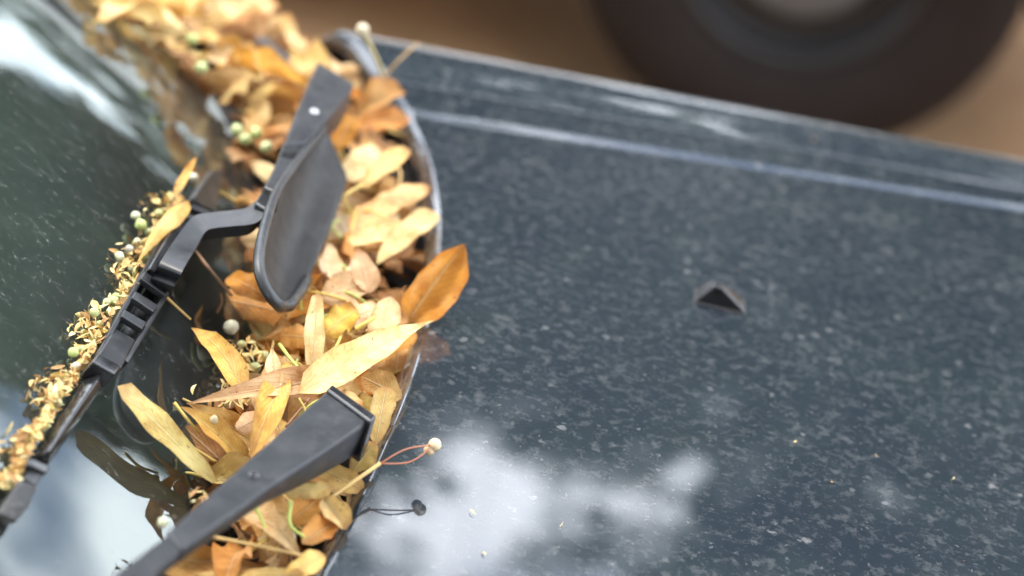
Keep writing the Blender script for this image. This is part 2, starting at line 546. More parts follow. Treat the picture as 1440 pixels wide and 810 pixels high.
# ------------------------------------------------------------------ the other car
def lathe(profile, n, axis_c):
    vs, fs = [], []
    m = len(profile)
    for k in range(n):
        a = 2 * pi * k / n
        for (rr, yy) in profile:
            vs.append(Vector((axis_c[0] + rr * cos(a), axis_c[1] + yy, axis_c[2] + rr * sin(a))))
    for k in range(n):
        for i in range(m - 1):
            b = (k + 1) % n
            fs.append((k * m + i, k * m + i + 1, b * m + i + 1, b * m + i))
    return vs, fs
TYRE = m_plain('worn_tyre_rubber', (.012, .0085, .0075), .85, .3, 15, Specular_IOR_Level=.15)
RIMD = m_plain('dark_steel_rim', (.010, .009, .009), .5, .3, 15, .3)
CAPM = m_plain('grey_hub_cap', (.050, .056, .064), .6, .15, 10, 0)
SILV = m_plain('pale_car_paint', (.74, .75, .75), .3, .04, 3, 0, Coat_Weight=1.0)
WINM = m_plain('dark_car_window', (.01, .012, .014), .08, .1)
UNDER = m_plain('dark_underbody', (.012, .011, .010), .9, .3)
ocar = empty('parked_car', (0.35, 3.95, 0))
tag(ocar, 'car parked beyond the dusty hood showing its black tyre and grey hub cap', 'car')
def car_wheel(cx, cy):
    s = -1
    R_ = .37
    prof_t = [(.21, -.02), (.215, -.09), (.235, -.105), (.29, -.118), (.335, -.112), (.355, -.098), (R_, -.085), (R_, -.045), (R_ - .008, -.042), (R_ - .008, -.034), (R_, -.03), (R_, .03), (R_ - .008, .034), (R_ - .008, .042), (R_, .045), (R_, .085), (.33, .11), (.22, .09)]
    wl = mesh('wheel', *lathe(prof_t, 48, (cx, cy, R_)), TYRE, ocar)
    pr = [(.215, -.085), (.205, -.092), (.198, -.070), (.185, -.045), (.165, -.035), (.15, -.045), (.135, -.06)]
    mesh('rim', *lathe(pr, 40, (cx, cy, R_)), RIMD, wl)
    pc = [(.135, -.055), (.132, -.075), (.12, -.082), (.085, -.078), (.075, -.086), (.04, -.094), (.0005, -.096)]
    mesh('hub_cap', *lathe(pc, 40, (cx, cy, R_)), CAPM, wl)
    return wl
car_wheel(0, -.13)
car_wheel(-2.55, -.13)
car_wheel(0, 1.35)
car_wheel(-2.55, 1.35)
# body: side outline extruded across, with open wheel arches
def arch(cx, r, z0, n=10):
    return [(cx + r * cos(a), .37 + r * sin(a)) for a in [pi * k / n for k in range(n + 1)]]
low = [(.80, .30), (.44, .22)] + arch(0, .43, .3) + [(-.44, .20), (-2.11, .20)] + arch(-2.55, .43, .3) + [(-2.99, .24), (-3.35, .32)]
up = [(-3.42, .55), (-3.38, .85), (-3.2, .98), (-2.9, 1.02), (-2.35, 1.42), (-1.0, 1.46), (-.25, 1.03), (.55, .90), (.80, .72), (.84, .5)]
outl = low + up
N_ = len(outl)
body_vs = [Vector((x, -.20 if z < 1.03 else -.02, z)) for x, z in outl] + [Vector((x, 1.42 if z < 1.03 else 1.24, z)) for x, z in outl]
body_fs = [(i, (i + 1) % N_, N_ + (i + 1) % N_, N_ + i) for i in range(N_)] + [tuple(range(N_))[::-1], tuple(range(N_, 2 * N_))]
body = mesh('body', body_vs, body_fs, SILV, ocar, smooth=False)
import bmesh
bm = bmesh.new(); bm.from_mesh(body.data)
bmesh.ops.triangulate(bm, faces=[f for f in bm.faces if len(f.verts) > 4])
bmesh.ops.recalc_face_normals(bm, faces=bm.faces)
bm.to_mesh(body.data); bm.free()
vs, fs = grid(2, 2, lambda i, j: Vector((-3.2 + 3.9 * i, .05 + 1.1 * j, .26)))
mesh('underbody', vs, fs, UNDER, ocar)
for (x0, x1, x2, x3) in ((-2.75, -2.28, -1.70, -1.70), (-1.62, -1.62, -1.05, -.42)):
    mesh('side_window', [(x0, -.206, 1.04), (x3, -.206, 1.04), (x2, -.03, 1.40), (x1, -.03, 1.40)], [(0, 1, 2, 3)], WINM, ocar)
mesh('door_handle', *join([tube_data([(-1.5, -.215, .9), (-1.32, -.225, .9), (-1.15, -.215, .9)], .014, 6)]), CAPM, ocar)

# ------------------------------------------------------------------ the dark car
car = empty('parked_car', (0.3, 1.1, 0))
tag(car, 'dusty dark blue car whose hood and wipers fill the view', 'car')
CAR0 = Vector((0.3, 1.1, 0))
def part(name, vs, fs, mat, parent, smooth=True):
    # children of the car are written in world coordinates; take out the parents' offset
    o = mesh(name, [Vector(v) for v in vs], fs, mat, parent, smooth)
    if parent == car: o.location = -CAR0
    return o
# hood
YN = .50
NX, NY = 60, 60
wlist = [0, .002, .004, .006, .009, .012, .014, .016, .020, .028, .036, .044, .050, .0535]
def surf(s, j, kind):
    y = 1.2
    x = 0
    for _ in range(6):
        if kind == 'hood':
            y = YN + (yc(x) - YN) * (j / NY) if j <= NY else yc(x) + wlist[j - NY] * kf(x)
        else:
            y = yc(x) + j * kf(x)
        x = xe(y) + s * (1.05 - xe(y))
    return x, y
ss = [0, .0025, .005, .01, .015] + [.02 + .98 * (k / (NX - 1)) ** 1.25 for k in range(NX)]
lip = [(.012, -.016), (-.0010, -.0175), (-.0050, -.0165), (-.0078, -.0140), (-.0088, -.0112), (-.0084, -.0084), (-.0068, -.0055), (-.0046, -.0030), (-.0022, -.0012), (-.0008, -.0003)]
def hoodpt(i, j):
    if i < len(lip):
        x, y = surf(0, j, 'hood')
        return Vector((x + lip[i][0], y, hz(x, y) + lip[i][1]))
    s = ss[i - len(lip)]
    x, y = surf(s, j, 'hood')
    return Vector((x, y, hz(x, y)))
vs, fs = grid(len(ss) + len(lip), NY + len(wlist), hoodpt)
n1 = len(vs)
hood = part('hood', vs, fs, PAINT, car)
hood['label'] = 'dusty dark blue hood panel with pale specks'
# fender beyond the shut line
fw = [.0575, .058, .060, .066, .075, .083, .092, .10, .106, .112, .118, .124, .130, .135, .140, .144, .148, .152, .156, .160, .163, .165, .168, .160]
def fendpt(i, j):
    wd = fw[j]
    base = 0
    if i < len(lip):
        x, y = surf(0, wd, 'f')
        return Vector((x + lip[i][0], y, hz(x, y) + lip[i][1]))
    s = ss[i - len(lip)]
    x, y = surf(s, wd, 'f')
    z = hz(x, y)
    if j == 0: z -= .02
    if j == len(fw) - 1: z = .35
    return Vector((x, y, z))
vs, fs = grid(len(ss) + len(lip), len(fw), fendpt)
part('fender', vs, fs, PAINT, car)
# near fender and side, under the camera
def nearf(i, j):
    s = ss[i * 4] if i * 4 < len(ss) else 1
    w_ = [.006, .03, .06, .08, .09, .095, .09][j]
    zz = [0, .004, 0, -.02, -.06, -.15, -.6][j]
    y = YN - w_
    x = xe(YN) + s * (1.05 - xe(YN))
    return Vector((x, y, hz(x, YN) + zz))
vs, fs = grid(16, 7, nearf)
part('fender', vs, fs, PAINT, car)
# front end closing the nose
def nose(i, j):
    y = YN - .09 + (yc(1.05) + .16 - YN + .09) * i / 20
    x, z = [(1.052, hz(1.05, y) - .002), (1.09, .80), (1.12, .70), (1.13, .55), (1.10, .38), (1.0, .30)][j]
    return Vector((x - .12 * abs((i - 10) / 10) ** 3, y, z))
vs, fs = grid(21, 6, nose)
part('front_bumper', vs, fs, PAINT, car)
# rubber seal under the hood edge
pts = []
for k in range(50):
    y = .6 + 1.02 * k / 49
    pts.append((xe(y) + .0015, y, hz(xe(y), y) - .0175))
part('hood_seal', *tube_data(pts, .0032, 6), RUBBER, hood)
# washer nozzle: a wedge with a bevelled back on a thin gasket
nb = hd(1012, 425)
def nozzle():
    fx = Vector((1, 0, -.02)).normalized()
    fy = Vector((0, 1, 0)); fz = Vector((0, 0, 1))
    def P(x, y, z): return nb + fx * x + fy * y + fz * z
    vs = [P(-.0160, -.0085, .0004), P(.0160, -.0085, .0004), P(.0150, .0085, .0004), P(-.0150, .0085, .0004),
          P(-.0158, -.0083, .0022), P(.0158, -.0083, .0022), P(.0148, .0083, .0022), P(-.0148, .0083, .0022),
          P(-.0062, -.0058, .0138), P(-.0005, -.0058, .0128), P(-.0030, .0050, .0118), P(-.0085, .0050, .0122)]
    fs = [(0, 1, 5, 4), (1, 2, 6, 5), (2, 3, 7, 6), (3, 0, 4, 7), (4, 5, 9, 8), (5, 6, 10, 9), (6, 7, 11, 10), (7, 4, 8, 11), (8, 9, 10, 11)]
    o = part('washer_nozzle', vs, fs, m_plastic('nozzle_plastic', (.005, .005, .006), .17, .004, .5, .00001), hood)
    bevel(o, .0026, 5, 15)
    o.modifiers.new('wn', 'WEIGHTED_NORMAL')
    g = [P(1.03 * (v - nb).x, 1.04 * (v - nb).y, 0) for v in vs[:4]]
    gv = [v + Vector((0, 0, .0003)) for v in g] + [v + Vector((0, 0, .0011)) for v in g]
    gf = [(k, (k + 1) % 4, 4 + (k + 1) % 4, 4 + k) for k in range(4)] + [(4, 5, 6, 7)]
    bevel(part('nozzle_gasket', gv, gf, m_plain('dusty_gasket', (.07, .062, .058), .8), hood, False), .0005, 2)
nozzle()

# cowl panel under the leaves
def cowlpt(i, j):
    y = .55 + 1.2 * i / 60
    a, b = xb(y), xe(y) + .03
    t_ = j / 16
    x = a - .012 + (b - a + .012) * t_
    z = .9165 - .030 * math.sin(min(1, t_ * 1.7) * pi / 2) - (.004 if j % 2 and 2 < j < 14 else 0)
    return Vector((x, y, z))
vs, fs = grid(61, 17, cowlpt)
cowl = part('cowl_panel', vs, fs, COWL, car)
for k in range(22):
    y = .95 + .034 * k
    part('cowl_rib', [(xb(y) + .02, y, .903), (xe(y) - .02, y, .894), (xe(y) - .02, y + .006, .894), (xb(y) + .02, y + .006, .903),
                      (xb(y) + .02, y, .880), (xe(y) - .02, y, .880), (xe(y) - .02, y + .006, .880), (xb(y) + .02, y + .006, .880)],
         [(0, 1, 2, 3), (0, 4, 5, 1), (1, 5, 6, 2), (2, 6, 7, 3), (3, 7, 4, 0)], COWL, cowl, False)
# windshield
def glasspt(i, j):
    y = .40 + 1.55 * i / 60
    x = xb(y) + .002 - .62 * j / 40
    return Vector((x, y, gz(x, y) + (.0 if x < xb(y) else -.001)))
vs, fs = grid(61, 41, glasspt)
glass = part('windshield', vs, fs, GLASS, car)
glass['label'] = 'dusty green tinted windshield'
def fritpt(i, j):
    y = .40 + 1.55 * i / 60
    x = xb(y) + .004 - .085 * j / 8
    return Vector((x, y, gz(x, y) - .006))
vs, fs = grid(61, 9, fritpt)
part('ceramic_band', vs, fs, FRIT, glass)
def dashpt(i, j):
    y = .40 + 1.55 * i / 20
    x = xb(y) + .0 - .75 * j / 12
    return Vector((x, y, .900 + .05 * math.sin(j / 12 * pi) - .012 * (j == 0)))
vs, fs = grid(21, 13, dashpt)
part('dashboard', vs, fs, DASH, car)

# ------------------------------------------------------------------ wipers
def ga(px, py, h):                            # h above glass or above the cowl line, whichever is higher
    return gl(px, py, h)
def q(lx, ly, rx, ry, z, h, z2=None):         # a section from two sightlines at heights z / z2
    return (at(lx, ly, z), at(rx, ry, z if z2 is None else z2), h)
# near arm: tapered head at its pivot, then a narrower bar running down over the glass
near_arm = bar('wiper_arm', [q(463, 545, 523, 588, .984, .022), q(450, 557, 508, 600, .986, .022), q(437, 568, 490, 613, .9875, .021), q(405, 596, 448, 641, .9905, .018),
                             q(382, 617, 414, 663, .9925, .015), q(353, 642, 381, 684, .995, .012), q(318, 673, 343, 712, .998, .010), q(233, 748, 256, 773, 1.004, .010)], ARM, car, .0022, Vector((.12, -.10, 1)).normalized())
near_arm['label'] = 'wiper arm in front with its wide pivot cap'
bar('arm_bar', [q(235, 751, 256, 772, 1.0025, .008), q(187, 787, 212, 811, 1.006, .008), q(100, 852, 127, 879, 1.013, .008), q(-40, 950, -13, 980, 1.025, .008)], ARM, near_arm, .0016)
bar('pivot_cap_edge', [q(467, 539, 530, 584, .9862, .025), q(459.5, 546.5, 522, 592.5, .9872, .025)], GLOSSY, near_arm, .0016)
def disc(name, c, nrm, r, th, mat, parent, n=16):
    nrm = nrm.normalized(); a = nrm.orthogonal().normalized(); b = nrm.cross(a)
    prof_ = [(r, -th), (r, th * .6), (r * .8, th), (r * .55, th * .7), (r * .5, -th * .6), (0.00001, -th * .7)]
    vs = [c + (a * cos(2 * pi * k / n) + b * sin(2 * pi * k / n)) * pr + nrm * h for pr, h in prof_ for k in range(n)]
    fs = [(i * n + k, i * n + (k + 1) % n, i * n + n + (k + 1) % n, i * n + n + k) for i in range(len(prof_) - 1) for k in range(n)]
    return part(name, vs, fs, mat, parent)
disc('hinge_pin', at(357, 668, .9962), Vector((.1, -.05, 1)), .0030, .0008, GLOSSY, near_arm)
# pivot post under each arm head
part('pivot_post', *tube_data([at(478, 575, .962), at(478, 575, .962) + Vector((0, 0, -.07))], .011, 12), BLACK, near_arm)

far_arm = bar('wiper_arm', [q(447, 85, 499, 117, .985, .026), q(442, 96, 492, 128, .987, .025), q(427, 130, 468, 157, .990, .022), q(413, 163, 446, 182, .993, .018), q(398, 203, 430, 200, .996, .013)], ARM, car, .0022)
far_arm['label'] = 'far wiper arm carrying the curved spoiler'
part('pivot_post', *tube_data([at(462, 118, .962), at(462, 118, .962) + Vector((0, 0, -.07))], .011, 12), BLACK, far_arm)
bar('arm_joint', [q(399, 198, 430, 198, .9945, .014), q(394, 212, 424, 214, .995, .014), q(390, 222, 416, 226, .996, .013)], GLOSSY, far_arm, .0015)
bar('arm_bar', [q(392, 218, 414, 224, .9975, .010), q(381, 243, 402, 252, 1.000, .010), q(369, 264, 391, 277, 1.003, .010)], ARM, far_arm, .0018)
bar('arm_clip', [q(378, 250, 401, 260, 1.0030, .013), q(371, 262, 394, 273, 1.0045, .013)], BLACK, far_arm, .0015)
bar('arm_clip', [q(367, 270, 390, 281, 1.0052, .014), q(358, 284, 381, 298, 1.0062, .014)], GLOSSY, far_arm, .0015)
disc('hinge_pin', at(442, 157, .9915), Vector((.1, -.1, 1)), .0028, .0009, CHROME, far_arm)
# hooked end of the bar: bends across to the blade and then runs along it
def gq(lx, ly, rx, ry, h, th): return (gl(lx, ly, h), gl(rx, ry, h), th)
zE = gl(232, 385, .021).z
zh = [1.004, 1.002, .999, .998, .998, 1.000, 1.003, 1.002, .996]
dz_ = zE - zh[-1]
zh = [z + dz_ * (k / 8) for k, z in enumerate(zh)]
lp = [(360, 282), (344, 293), (312, 297), (286, 300), (270, 306), (250, 331), (233, 356), (222, 374), (218, 384)]
rp = [(376, 300), (358, 314), (326, 318), (300, 321), (288, 327), (275, 350), (262, 371), (254, 387), (249, 396)]
pts_l = [at(x, y, z) for (x, y), z in zip(lp, zh)]
pts_r = [at(x, y, z) for (x, y), z in zip(rp, zh)]
bar('arm_hook', [(a, b, .009) for a, b in zip(pts_l, pts_r)], ARM, far_arm, .002, Vector((.32, -.1, .94)).normalized(), 5)
# spoiler: a curved plate with a rolled rim
out_l = [(455, 181, .985), (430, 211, .992), (406, 243, .999), (388, 272, 1.004), (376, 306, 1.006), (367, 342, 1.005), (364, 374, 1.001), (370, 398, .996), (381, 418, .991), (392, 429, .986)]
out_r = [(459, 181, .978), (470, 206, .972), (479, 228, .968), (488, 251, .963), (479, 281, .961), (466, 315, .960), (452, 349, .960), (437, 382, .961), (421, 412, .965), (407, 430, .975)]
L3 = spline([at(*p) for p in out_l], 3)
R3 = spline([at(*p) for p in out_r], 3)
def sp(i, j):
    t_ = j / 10
    n = Vector((.45, -.55, .7)).normalized()
    p = L3[i].lerp(R3[i], t_)
    wd = (L3[i] - R3[i]).length
    return p - n * wd * .22 * 4 * t_ * (1 - t_) * .6
vs, fs = grid(len(L3), 11, sp)
SPOIL = m_plastic('spoiler_plastic', (.014, .012, .011), .46, .02, .3, .00003)
spoil = part('spoiler', vs, fs, SPOIL, far_arm)
sm = spoil.modifiers.new('solid', 'SOLIDIFY'); sm.thickness = .0025; sm.offset = -1
rimpts = [sp(i, 0) for i in range(len(L3))] + [sp(len(L3) - 1, j) for j in range(2, 11, 2)] + [sp(i, 10) for i in range(len(L3) - 2, len(L3) - 7, -1)]
part('spoiler_rim', *tube_data(rimpts, [.0022 + .0012 * min(1, k / 20) for k in range(len(rimpts))], 8), BLACK, far_arm)

# wiper blade lying on the glass
blade = empty('tmp')
bpy.data.objects.remove(blade)
rl = [gl(x, y, .013) for x, y in ((268, 287), (246, 316), (222, 350), (180, 425), (139, 500))]
rr = [gl(x, y, .013) for x, y in ((296, 300), (285, 330), (262, 366), (219, 440), (178, 508))]
def rail(pts, th, hh):
    vs, fs = [], []
    for i, p in enumerate(pts):
        t_ = (pts[min(i + 1, len(pts) - 1)] - pts[max(i - 1, 0)]).normalized()
        n = gn(p.x, p.y); s = t_.cross(n).normalized()
        vs += [p - s * th, p + s * th, p + s * th - n * hh, p - s * th - n * hh]
    for i in range(len(pts) - 1):
        for k in range(4): fs.append((i * 4 + k, i * 4 + (k + 1) % 4, i * 4 + 4 + (k + 1) % 4, i * 4 + 4 + k))
    e = len(vs) - 4
    fs += [(3, 2, 1, 0), (e, e + 1, e + 2, e + 3)]
    return vs, fs
blade = part('wiper_blade', *rail(spline(rl, 4), .0013, .0075), BLACK, car)
blade['label'] = 'black wiper blade frame lying on the glass'
bevel(blade, .0005, 2)
bevel(part('rail', *rail(spline(rr, 4), .0013, .0075), BLACK, blade), .0005, 2)
def gbar(name, pts, th, mat=BLACK, bw=.0008):
    return bar(name, [(gl(a, b, h), gl(c, d, h2), th) for a, b, c, d, h, h2 in pts], mat, blade, bw)
gbar('crossbar', [(204, 381, 240, 405, .0150, .0150), (198, 391, 233, 415, .0150, .0150)], .004)
gbar('crossbar', [(191, 409, 223, 429, .0150, .0150), (186, 418, 217, 439, .0150, .0150)], .004)
gbar('crossbar', [(176, 435, 207, 453, .0150, .0150), (171, 444, 201, 463, .0150, .0150)], .004)
gbar('adapter_block', [(161, 460, 192, 478, .0110, .0110), (150, 480, 182, 496, .0160, .0160), (136, 502, 172, 518, .0165, .0165)], .010, BLACK, .0014)
gbar('blade_clip', [(139, 496, 172, 514, .0185, .0185), (130, 508, 163, 527, .0185, .0185)], .013, GLOSSY, .0014)
gbar('crossbar', [(272, 286, 296, 296, .0150, .0150), (267, 292, 292, 303, .0150, .0150)], .004)
gbar('crossbar', [(262, 298, 288, 312, .0150, .0150), (256, 306, 284, 320, .0150, .0150)], .004)
gbar('arm_socket', [(256, 300, 284, 316, .019, .019), (230, 342, 264, 362, .020, .020), (209, 377, 244, 400, .017, .017)], .010, GLOSSY, .0012)
gbar('tip_vane', [(301, 239, 315, 240, .012, .006), (287, 258, 310, 262, .016, .008), (274, 278, 305, 286, .018, .010), (273, 284, 301, 297, .016, .012)], .005, BLACK, .0012)
# lower vane: a long ridge that narrows towards the tip
def vane():
    A = [(133, 508), (110, 545), (86, 582), (64, 617), (47, 645)]
    B = [(160, 522), (138, 555), (112, 590), (88, 622), (67, 652)]
    vs, fs = [], []
    for (a, b) in zip(A, B):
        l, r = gl(*a, .006), gl(*b, .006)
        n = gn(l.x, l.y)
        m = l.lerp(r, .42) + n * .0085
        m2 = l.lerp(r, .62) + n * .0070
        vs += [l, m, m2, r, r - n * .005, l - n * .005]
    for i in range(4):
        for k in range(6): fs.append((i * 6 + k, i * 6 + (k + 1) % 6, i * 6 + 6 + (k + 1) % 6, i * 6 + 6 + k))
    fs += [(5, 4, 3, 2, 1, 0), tuple(range(24, 30))]
    o = part('vane', vs, fs, GLOSSY, blade)
    bevel(o, .0012, 2, 25)
vane()
gbar('end_clip', [(45, 643, 71, 655, .0165, .0145), (40, 653, 67, 666, .0165, .0145)], .012, GLOSSY, .0012)
gbar('end_block', [(43, 652, 64, 662, .013, .013), (33, 673, 52, 684, .012, .012)], .010, BLACK, .0012)
gbar('end_cap', [(30, 672, 54, 684, .0135, .0135), (14, 696, 42, 711, .0120, .0120), (-2, 722, 24, 735, .0075, .0075)], .007, RUBBER, .0016)
# rubber strip under the whole blade
strip = [gl(x, y, .0055) for x, y in ((303, 262), (270, 312), (228, 382), (158, 505), (92, 604), (50, 662), (8, 728))]
part('wiper_rubber', *rail(spline(strip, 6), .0032, .0050), RUBBER, blade)

# ------------------------------------------------------------------ leaves
def leaf_geo(L, W, bulge, fold, twist, wav, shape, seed, nu=16, nv=6):
    r = random.Random(seed)
    p1, p2 = r.uniform(0, 6), r.uniform(0, 6)
    vs, uv = [], []
    ex = shape.get('tip', .5); bx = shape.get('base', .5); sk = shape.get('skew', 0); side = shape.get('side', 0)
    for i in range(nu + 1):
        u = i / nu
        prof_ = (max(u, 0) ** bx) * (max(1 - u, 0) ** ex)
        um = bx / (bx + ex)
        prof_ /= (um ** bx) * ((1 - um) ** ex)
        hw = W / 2 * prof_ * (1 + .06 * sin(u * 9 + p1) + .03 * sin(u * 23 + p2)) + .0002
        asym = .10 * sin(u * 5 + p2)
        cz = bulge * L * 4 * u * (1 - u) + sk * L * u * u * (1 - u) * 3
        cy = side * L * sin(pi * u)
        tw = twist * (u - .5)
        for j in range(nv + 1):
            v = j / nv * 2 - 1
            yy = v * hw * (1 + asym * v)
            zz = fold * abs(v) ** 1.3 * hw + wav * hw * sin(u * 15 + p2 + (2 if v > 0 else 0)) * abs(v) ** 2
            y2 = yy * cos(tw) - zz * sin(tw); z2 = yy * sin(tw) + zz * cos(tw)
            vs.append(Vector((u * L, y2 + cy, cz + z2)))
            uv.append((u, j / nv))
    ny = nv + 1
    fs = [(i * ny + j, (i + 1) * ny + j, (i + 1) * ny + j + 1, i * ny + j + 1) for i in range(nu) for j in range(nv)]
    return vs, fs, uv
TONES = {'tan': (.68, .45, .18), 'gold': (.76, .49, .13), 'orange': (.68, .32, .05), 'pale': (.78, .62, .31), 'cream': (.82, .67, .38), 'peach': (.73, .50, .24),
         'brown': (.46, .26, .09), 'rust': (.54, .25, .06), 'olive': (.54, .42, .18), 'straw': (.78, .58, .25)}
def jitter(c, a=.16):
    k = rng.uniform(1 - a, 1 + a)
    return (min(1, c[0] * k), min(1, c[1] * k * rng.uniform(.94, 1.06)), min(1, c[2] * k * rng.uniform(.85, 1.2)), 1)
def leaf(P0, P1, W, tone, roll=0, bulge=.06, fold=.25, twist=0, wav=.12, shape=None, seed=None, stem=0, label=None, group=None, name='fallen_leaf', face=None, stem_dir=None):
    seed = rng.randrange(10 ** 6) if seed is None else seed
    shape = shape or {'tip': .55, 'base': .5}
    ax = (P1 - P0)
    L = ax.length
    ax.normalize()
    n = face.copy() if face is not None else Vector((0, 0, 1))
    n = (n - ax * n.dot(ax))
    if n.length < .05: n = ax.orthogonal()
    n.normalize()
    n = Matrix.Rotation(roll, 3, ax) @ n
    s = n.cross(ax)
    vs, fs, uv = leaf_geo(L, W, bulge, fold * 1.35, twist if twist else rng.uniform(-.5, .5), wav * 1.4, shape, seed)
    R_ = Matrix((ax, s, n)).transposed()
    me = bpy.data.meshes.new(name)
    mid = (P0 + P1) / 2
    me.from_pydata([tuple(R_ @ v + P0 - mid) for v in vs], [], fs)
    ul = me.uv_layers.new(name='UVMap')
    for li, lp in enumerate(me.loops): ul.data[li].uv = uv[lp.vertex_index]
    o = link(name, me, LEAF, None, mid)
    c = TONES[tone] if isinstance(tone, str) else tone
    o.color = jitter(tuple(min(.86, v * 1.03) for v in c))
    if stem:
        d = stem_dir if stem_dir is not None else (-ax + n * .25)
        d = d.normalized()
        b = P0 - mid
        pts = spline([b + ax * .006, b + d * stem * .5 + n * .002, b + d * stem], 4)
        st = mesh('stalk', *tube_data(pts, [.0009 - .00003 * k for k in range(len(pts))], 6), STEM, o)
        st.color = jitter((.55, .40, .10))
    tag(o, label, 'leaf', group)
    return o
def hero(x0, y0, z0, x1, y1, z1, wpx, tone, label, **kw):
    P0, P1 = at(x0, y0, z0), at(x1, y1, z1)
    dpt = ((P0 + P1) / 2 - CAM).dot(FWD)
    return leaf(P0, P1, wpx * .9 * dpt / FPX, tone, label=label, **kw)
TO_CAM = -FWD
def cam_up(k): return (Vector((0, 0, 1)) * (1 - k) + TO_CAM * k).normalized()
PT = {'tip': 1.25, 'base': .6}       # pointed tip
RD = {'tip': .42, 'base': .42}      # rounded strap
PP = {'tip': 1.3, 'base': .9}        # pointed at both ends
OV = {'tip': .5, 'base': .6}
F6, F3, F9 = cam_up(.6), cam_up(.3), cam_up(.9)
hero(574, 452, .948, 653, 343, .990, 74, 'orange', 'bright orange curled leaf sticking up over the hood edge', roll=.25, bulge=-.08, fold=.75, twist=.5, shape={'tip': .75, 'base': .5}, face=F9, seed=3)
hero(440, 523, .956, 447, 412, .984, 30, 'cream', 'pale cream strap leaf standing upright in the middle of the heap', face=F9, fold=.25, bulge=.03, shape={'tip': .35, 'base': .2}, seed=5)
hero(530, 486, .952, 549, 417, .972, 44, (.82, .60, .38), 'pinkish cream rounded leaf leaning below the orange leaf', face=F9, shape=RD, fold=-.2, seed=7)
hero(517, 503, .948, 582, 462, .954, 46, 'orange', 'tan orange rounded leaf just under the pinkish cream one', face=F6, shape=RD, fold=-.2, seed=8)
hero(420, 553, .968, 612, 450, .974, 58, 'straw', 'long pointed straw leaf whose brown tip reaches the hood edge', face=F6, shape={'tip': 1.35, 'base': .45}, fold=.45, bulge=.05, seed=9)
hero(500, 531, .966, 262, 568, .963, 44, 'peach', 'long slender leaf pointing away from the arm cap with a thin dark tip', face=F6, shape={'tip': 1.15, 'base': .5}, fold=.4, bulge=.04, seed=10)
hero(409, 510, .966, 352, 645, .953, 44, 'gold', 'golden folded leaf hanging down across the slender leaf', face=F6, shape={'tip': .7, 'base': .8}, fold=.5, bulge=.08, seed=12)
hero(388, 548, .966, 383, 488, .980, 28, 'cream', 'small pale leaf standing behind the golden folded leaf', face=F9, shape=PT, fold=.3, seed=13)
hero(345, 556, .948, 269, 461, .958, 40, 'gold', 'curved golden leaf with a hooked tip above the dark glass', face=F6, shape={'tip': 1.0, 'base': .5, 'side': -.06}, fold=.35, bulge=.10, seed=14)
hero(303, 420, .930, 417, 446, .936, 56, 'rust', 'rusty brown leaf lying under the tip of the spoiler', face=F6, shape=RD, fold=-.15, seed=15)
hero(319, 391, .948, 382, 424, .950, 42, 'orange', 'orange curled leaf lying on the rusty brown leaf', face=F6, shape=OV, fold=.3, bulge=.12, seed=16)
hero(393, 472, .946, 437, 476, .950, 40, 'orange', 'small tan orange leaf beside the upright cream strap leaf', face=F6, shape=RD, fold=-.2, seed=17)
hero(455, 470, .956, 502, 435, .962, 44, (.60, .38, .07), 'ochre crumpled leaf to the hood side of the upright cream strap leaf', face=F6, shape=RD, fold=.2, wav=.4, seed=18)
hero(480, 452, .958, 534, 432, .960, 42, 'peach', 'salmon coloured broad leaf near the top of the heap', face=F6, shape=RD, fold=-.15, wav=.3, seed=19)
hero(452, 420, .952, 525, 396, .956, 52, 'peach', 'broad tan leaf behind the salmon coloured one', face=F6, shape=RD, fold=.2, seed=20)
hero(520, 412, .956, 503, 347, .968, 42, 'peach', 'peach leaf pointing up beside the spoiler', face=F9, shape=PT, fold=.25, seed=21)
hero(530, 372, .948, 611, 297, .956, 40, 'pale', 'large pale straw leaf slanting up to the hood edge', face=F6, shape={'tip': .5, 'base': .7}, fold=.25, seed=22)
hero(470, 395, .945, 462, 340, .955, 34, 'cream', 'pale cream leaf tucked against the spoiler', face=F9, shape=PT, fold=.25, seed=23)
# near the glass
GNR = gn(-.2, 1.0)
hero(312, 690, gl(312, 690, .008).z, 165, 543, gl(165, 543, .019).z, 68, (.64, .53, .22), 'large pale olive leaf lying over the glass with a dark reflection', face=GNR, roll=0, shape={'tip': .36, 'base': .75, 'side': .03}, fold=.10, bulge=.03, wav=.06, seed=24)
hero(346, 652, gl(346, 652, .014).z, 254, 572, gl(254, 572, .022).z, 42, 'gold', 'yellow pointed leaf next to the large pale olive leaf', face=F3, shape={'tip': .95, 'base': .6}, fold=.4, bulge=.06, seed=25)
hero(357, 622, gl(357, 622, .016).z, 263, 566, gl(263, 566, .018).z, 40, 'tan', 'tan pointed leaf half hidden behind the yellow pointed one', face=F6, shape=PT, fold=.35, bulge=.05, seed=26)
hero(333, 604, .950, 374, 583, .950, 34, 'peach', 'small peach rounded leaf above the tan pointed one', face=F6, shape=RD, fold=-.2, seed=27)
hero(529, 625, .958, 543, 543, .972, 38, (.47, .31, .11), 'dull olive brown leaf between arm cap and hood edge', face=F9, shape=OV, fold=.2, seed=28)
hero(565, 560, .955, 508, 530, .962, 44, (.46, .29, .10), 'dull brown leaf above the olive brown one by the hood edge', face=F6, shape=OV, fold=.2, seed=29)
hero(495, 665, .952, 527, 621, .966, 34, (.52, .37, .12), 'small olive leaf leaning on the hood edge below the arm cap', face=F9, shape=OV, fold=-.2, seed=30)
hero(400, 695, .960, 468, 684, .962, 30, (.62, .47, .14), 'olive yellow rounded leaf under the near arm', face=F6, shape=RD, fold=-.35, bulge=.06, seed=31)
hero(440, 655, .952, 512, 690, .950, 40, 'tan', 'tan veined leaf behind the olive yellow one', face=F6, shape=OV, fold=.2, seed=32)
